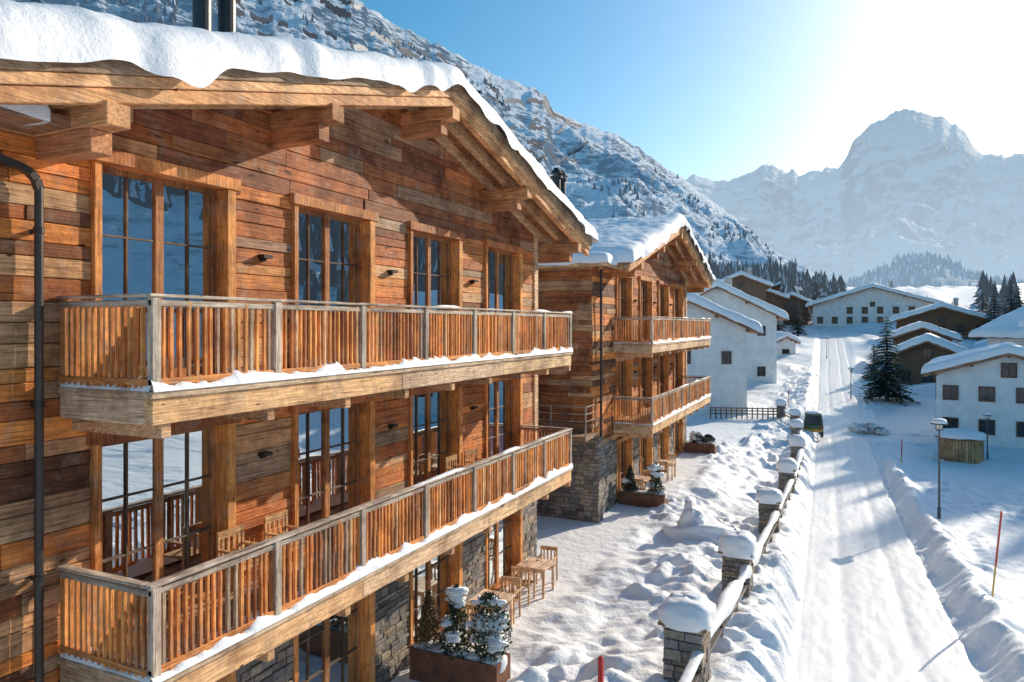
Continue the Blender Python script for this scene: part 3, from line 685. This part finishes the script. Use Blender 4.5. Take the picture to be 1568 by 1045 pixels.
house('white_house',1545,51.5,-8.8,9.0,9,5.2,6.9,rot=-33,cols=4,rows=2,snow=.55,off=-.2,wh=.95,ww=.85,over=.8,chim=False,skip=0)
house('white_house',1575,86,-7.6,9,9,4.6,6.0,rot=-33,cols=3,rows=2,snow=.7)
house('alpine_lodge',1800,60,-8.6,13,12,7.5,10.5,rot=12,cols=4,rows=3,snow=.6)
house('alpine_lodge',1990,48,-8,14,12,8,11,rot=25,cols=4,rows=3,snow=.6)
# ---------------- trees
def conifer_at(x,y,h,r,zo=0,wh=20,nb=10,name='spruce_tree',sn=.33):
    z=float(ground(x,y,False))+zo
    m=MB();m.cyl(x,y,z-.4,z+h*.95,h*.018+.05,.02,(.09,.06,.045),8)
    for i in range(wh):
        t=(i+.5)/wh;zz=z+h*(.07+.92*t)
        L0=r*(1-t)**.8+.08
        for b in range(int(nb*(1-.45*t))+2):
            th=R.random()*6.283;L=L0*R.uniform(.6,1.15);dr=R.uniform(.15,.42)*L
            dx,dy=math.cos(th),math.sin(th)
            for j in range(1,6):
                q=j/5;px=x+dx*L*q;py=y+dy*L*q;pz=zz+.08*L-dr*q*q+R.uniform(-.03,.03)
                w=L*.26*(1.15-q)+.05
                g=jit((.04,.065,.038),.5)
                for sgn in(-1,1):
                    ex=px-dy*sgn*w+dx*w*.5;ey=py+dx*sgn*w+dy*w*.5
                    m.poly([(px-dx*L*.16,py-dy*L*.16,pz+.03),(px+dx*L*.1,py+dy*L*.1,pz),(ex,ey,pz-w*R.uniform(.25,.7))],[(0,1,2)],g)
                if R.random()<sn:
                    s=w*.6;m.poly([(px-dx*s,py-dy*s,pz+.07),(px-dy*s*.5,py+dx*s*.5,pz+.06),(px+dx*s,py+dy*s,pz+.02),(px+dy*s*.5,py-dx*s*.5,pz+.06)],[(0,1,2,3)],(.75,.78,.82))
    return m.build(name,LEAF)
def conifer(u,d,*a,**k):
    x,y=site(u,d);return conifer_at(x,y,*a,**k)
conifer(1358,73,9.0,2.5,-.3,28,15,sn=.5)
conifer(1338,86,4.5,1.5);conifer(1523,112,9,2.4,0,20,9);conifer(1560,108,9,2.4,0,20,9);conifer(1548,130,9,2.4);conifer(1505,128,7,2.0);conifer(1420,160,6,1.8);conifer(1458,150,5,1.5)
conifer(1230,170,9,2.6);conifer(1215,175,10,2.8);conifer(1280,190,7,2.2);conifer(1200,175,10,3);conifer(1250,182,9,2.6);conifer(1190,150,9,2.4);conifer(1222,140,7,2)
for u,d,h in((1312,60,.7),(1332,59,.9),(1348,58,.6)):
    x,y=site(u,d);shrub('snowy_bush',x,y,float(ground(x,y,False))-.1,h,.75,(.06,.05,.035),4,False,900)
# ---------------- street furniture
def lamp(u,d,h,k=1.0):
    x,y=site(u,d);z=float(ground(x,y,False))
    E=empty('street_lamp',(x,y,z));m=MB();c=(.1,.11,.12)
    m.cyl(0,0,-.3,.5,.07*k,.07*k,c);m.cyl(0,0,.5,h-.35,.045*k,.035*k,c)
    m.cyl(0,0,h-.35,h-.3,.13*k,.15*k,c,16);m.cyl(0,0,h-.08,h+.0,.34*k,.3*k,c,20)
    for a in range(4): m.cyl(.13*k*math.cos(a*1.57),.13*k*math.sin(a*1.57),h-.3,h-.08,.012,.012,c,6)
    m.build('pole_and_hood',METAL,E)
    g=MB();g.cyl(0,0,h-.3,h-.09,.1*k,.12*k,(.75,.75,.72),14);g.build('lantern',PAINT,E)
    q=MB();blob(q,0,0,h,.31*k,.31*k,.16*k,16,.9);q.build('snow_cap',SNOW,E,True)
lamp(1438,31.3,4.2);lamp(1512,47,3.0,.8);lamp(1303,75,3.2,.9);lamp(1266,105,3.2,.9)
def pole(x,y,h,z,base=(.55,.35,.1),tp=(.5,.06,.03),r=.022,lean=.03):
    m=MB();n=8
    for i in range(n):
        a=i/n;b=(i+1)/n;m.beam((x+lean*h*a,y,z+h*a),(x+lean*h*b,y,z+h*b),r*2,tp if i>=3 else base)
    m.cyl(x+lean*h,y,z+h,z+h+.03,r*1.1,r*.5,tp,8);return m.build('snow_marker_pole',PAINT)
x,y=site(1519,20.0);pole(x,y,2.45,float(ground(x,y,False)),lean=.09)
x,y=site(1380,45);pole(x,y,1.5,float(ground(x,y,False)),r=.03)
x,y=site(920,11);pole(x,y,1.6,-6.7,tp=(.6,.03,.02),base=(.5,.03,.02),r=.035,lean=0)
x,y=site(1207,70);pole(x,y,1.6,float(ground(x,y,False)),r=.03)
x,y=site(1471,47);z=float(ground(x,y,False))-.1;E=empty('wooden_kiosk',(x,y,z));m=MB()
for i in range(44):
    a=6.2832*i/44;c_,s_=math.cos(a),math.sin(a);r=1.22;w=.078
    m.poly([(r*c_-s_*w*q+c_*o,r*s_+c_*w*q+s_*o,zz) for zz in(0,1.55) for o,q in((0,-1),(0,1),(.06,1),(.06,-1))],[(0,1,2,3),(4,5,6,7),(0,1,5,4),(1,2,6,5),(2,3,7,6),(3,0,4,7)],jit((.5,.31,.16),.25))
m.cyl(0,0,1.55,1.7,1.45,1.45,(.2,.13,.09),28);m.cyl(0,0,-.2,1.5,1.2,1.2,(.1,.07,.05),24);m.build('slatted_wall',WZ,E)
m=MB();blob(m,0,0,1.72,1.42,1.42,.35,28,.8,.1);m.build('snow_cap',SNOW,E,True)
m=MB()
for i in range(14):
    u=1088+i*8;x,y=site(u,62-i*.1);z=float(ground(x,y,False));m.box(x-.05,x+.05,y-.05,y+.05,z-.2,z+1,(.22,.15,.1))
    if i: 
        for h in(.45,.7,.92): m.beam((px,py,pz+h),(x,y,z+h),.09,(.24,.15,.1))
    px,py,pz=x,y,z
m.build('wooden_fence',WX)
# ---------------- parked utility vehicle
x,y=site(1246,56);z=float(ground(x,y,False))+.05;E=empty('parked_utility_vehicle',(x,y,z),.1)
m=MB();c=(.10,.13,.07)
m.exty([(-.68,.45),(.68,.45),(.7,1.0),(-.7,1.0)],-.1,2.6,c);m.exty([(-.68,1.0),(.68,1.0),(.58,1.85),(-.58,1.85)],.1,1.5,c);m.exty([(-.6,1.0),(.6,1.0),(.56,1.2),(-.56,1.2)],1.55,2.55,c)
m.box(-.62,.62,-.18,-.1,.5,.7,(.6,.3,.04));m.box(-.66,-.5,-.13,-.102,.74,.92,(.5,.05,.02));m.box(.5,.66,-.13,-.102,.74,.92,(.5,.05,.02));m.build('body',PAINT,E,bevel=.04)
m=MB();m.poly([(-.54,.085,1.1),(.54,.085,1.1),(.48,.085,1.72),(-.48,.085,1.72)],[(0,1,2,3)],(1,1,1))
for s in(-1,1): m.poly([(s*.695,.25,1.1),(s*.695,1.4,1.1),(s*.61,1.4,1.72),(s*.61,.25,1.72)],[(0,1,2,3)],(1,1,1))
m.build('windows',PANE,E)
m=MB()
for sx in(-.7,.5):
    for yy in(.35,2.05):
        n=18;m.poly([(sx+o,yy+.33*math.cos(6.2832*k/n),.33+.33*math.sin(6.2832*k/n)) for o in(0,.2) for k in range(n)],[tuple(range(n)),tuple(range(n,2*n))]+[(k,(k+1)%n,n+(k+1)%n,n+k) for k in range(n)],(.02,.02,.02))
m.build('wheels',PAINT,E)
m=MB();blob(m,0,.8,1.86,.55,.68,.18,16,.5);m.build('snow_cap',SNOW,E,True)
# ---------------- light
ra,re=math.radians(SUNAZ),math.radians(SUNEL)
sv=Vector((math.sin(ra)*math.cos(re),math.cos(ra)*math.cos(re),math.sin(re)))
l=bpy.data.lights.new('sun','SUN');l.energy=5.0;l.angle=math.radians(.5);l.color=(1,.88,.70)
o=bpy.data.objects.new('sun',l);o.rotation_euler=sv.to_track_quat('Z','Y').to_euler();scene.collection.objects.link(o)
w=bpy.data.worlds.new('World');scene.world=w;w.use_nodes=True;nt=w.node_tree
sk=nt.nodes.new('ShaderNodeTexSky');sk.sky_type='NISHITA';sk.sun_disc=False;sk.sun_elevation=re;sk.sun_rotation=ra;sk.air_density=1.0;sk.dust_density=1.2;sk.ozone_density=2.5
hs=nt.nodes.new('ShaderNodeHueSaturation');hs.inputs['Saturation'].default_value=1.4;hs.inputs['Hue'].default_value=.483;hs.inputs['Value'].default_value=1.08;nt.links.new(sk.outputs[0],hs.inputs['Color'])
nt.links.new(hs.outputs[0],nt.nodes['Background'].inputs[0]);nt.nodes['Background'].inputs[1].default_value=.15
cam=bpy.data.cameras.new('camera');cam.sensor_width=36;cam.lens=1100/1568*36;cam.shift_y=-24.5/1568;cam.clip_end=20000;cam.clip_start=.1
o=bpy.data.objects.new('camera',cam);o.rotation_euler=(math.pi/2,0,YAW);scene.collection.objects.link(o);scene.camera=o
scene.view_settings.view_transform='Standard';scene.view_settings.look='None';scene.view_settings.exposure=0
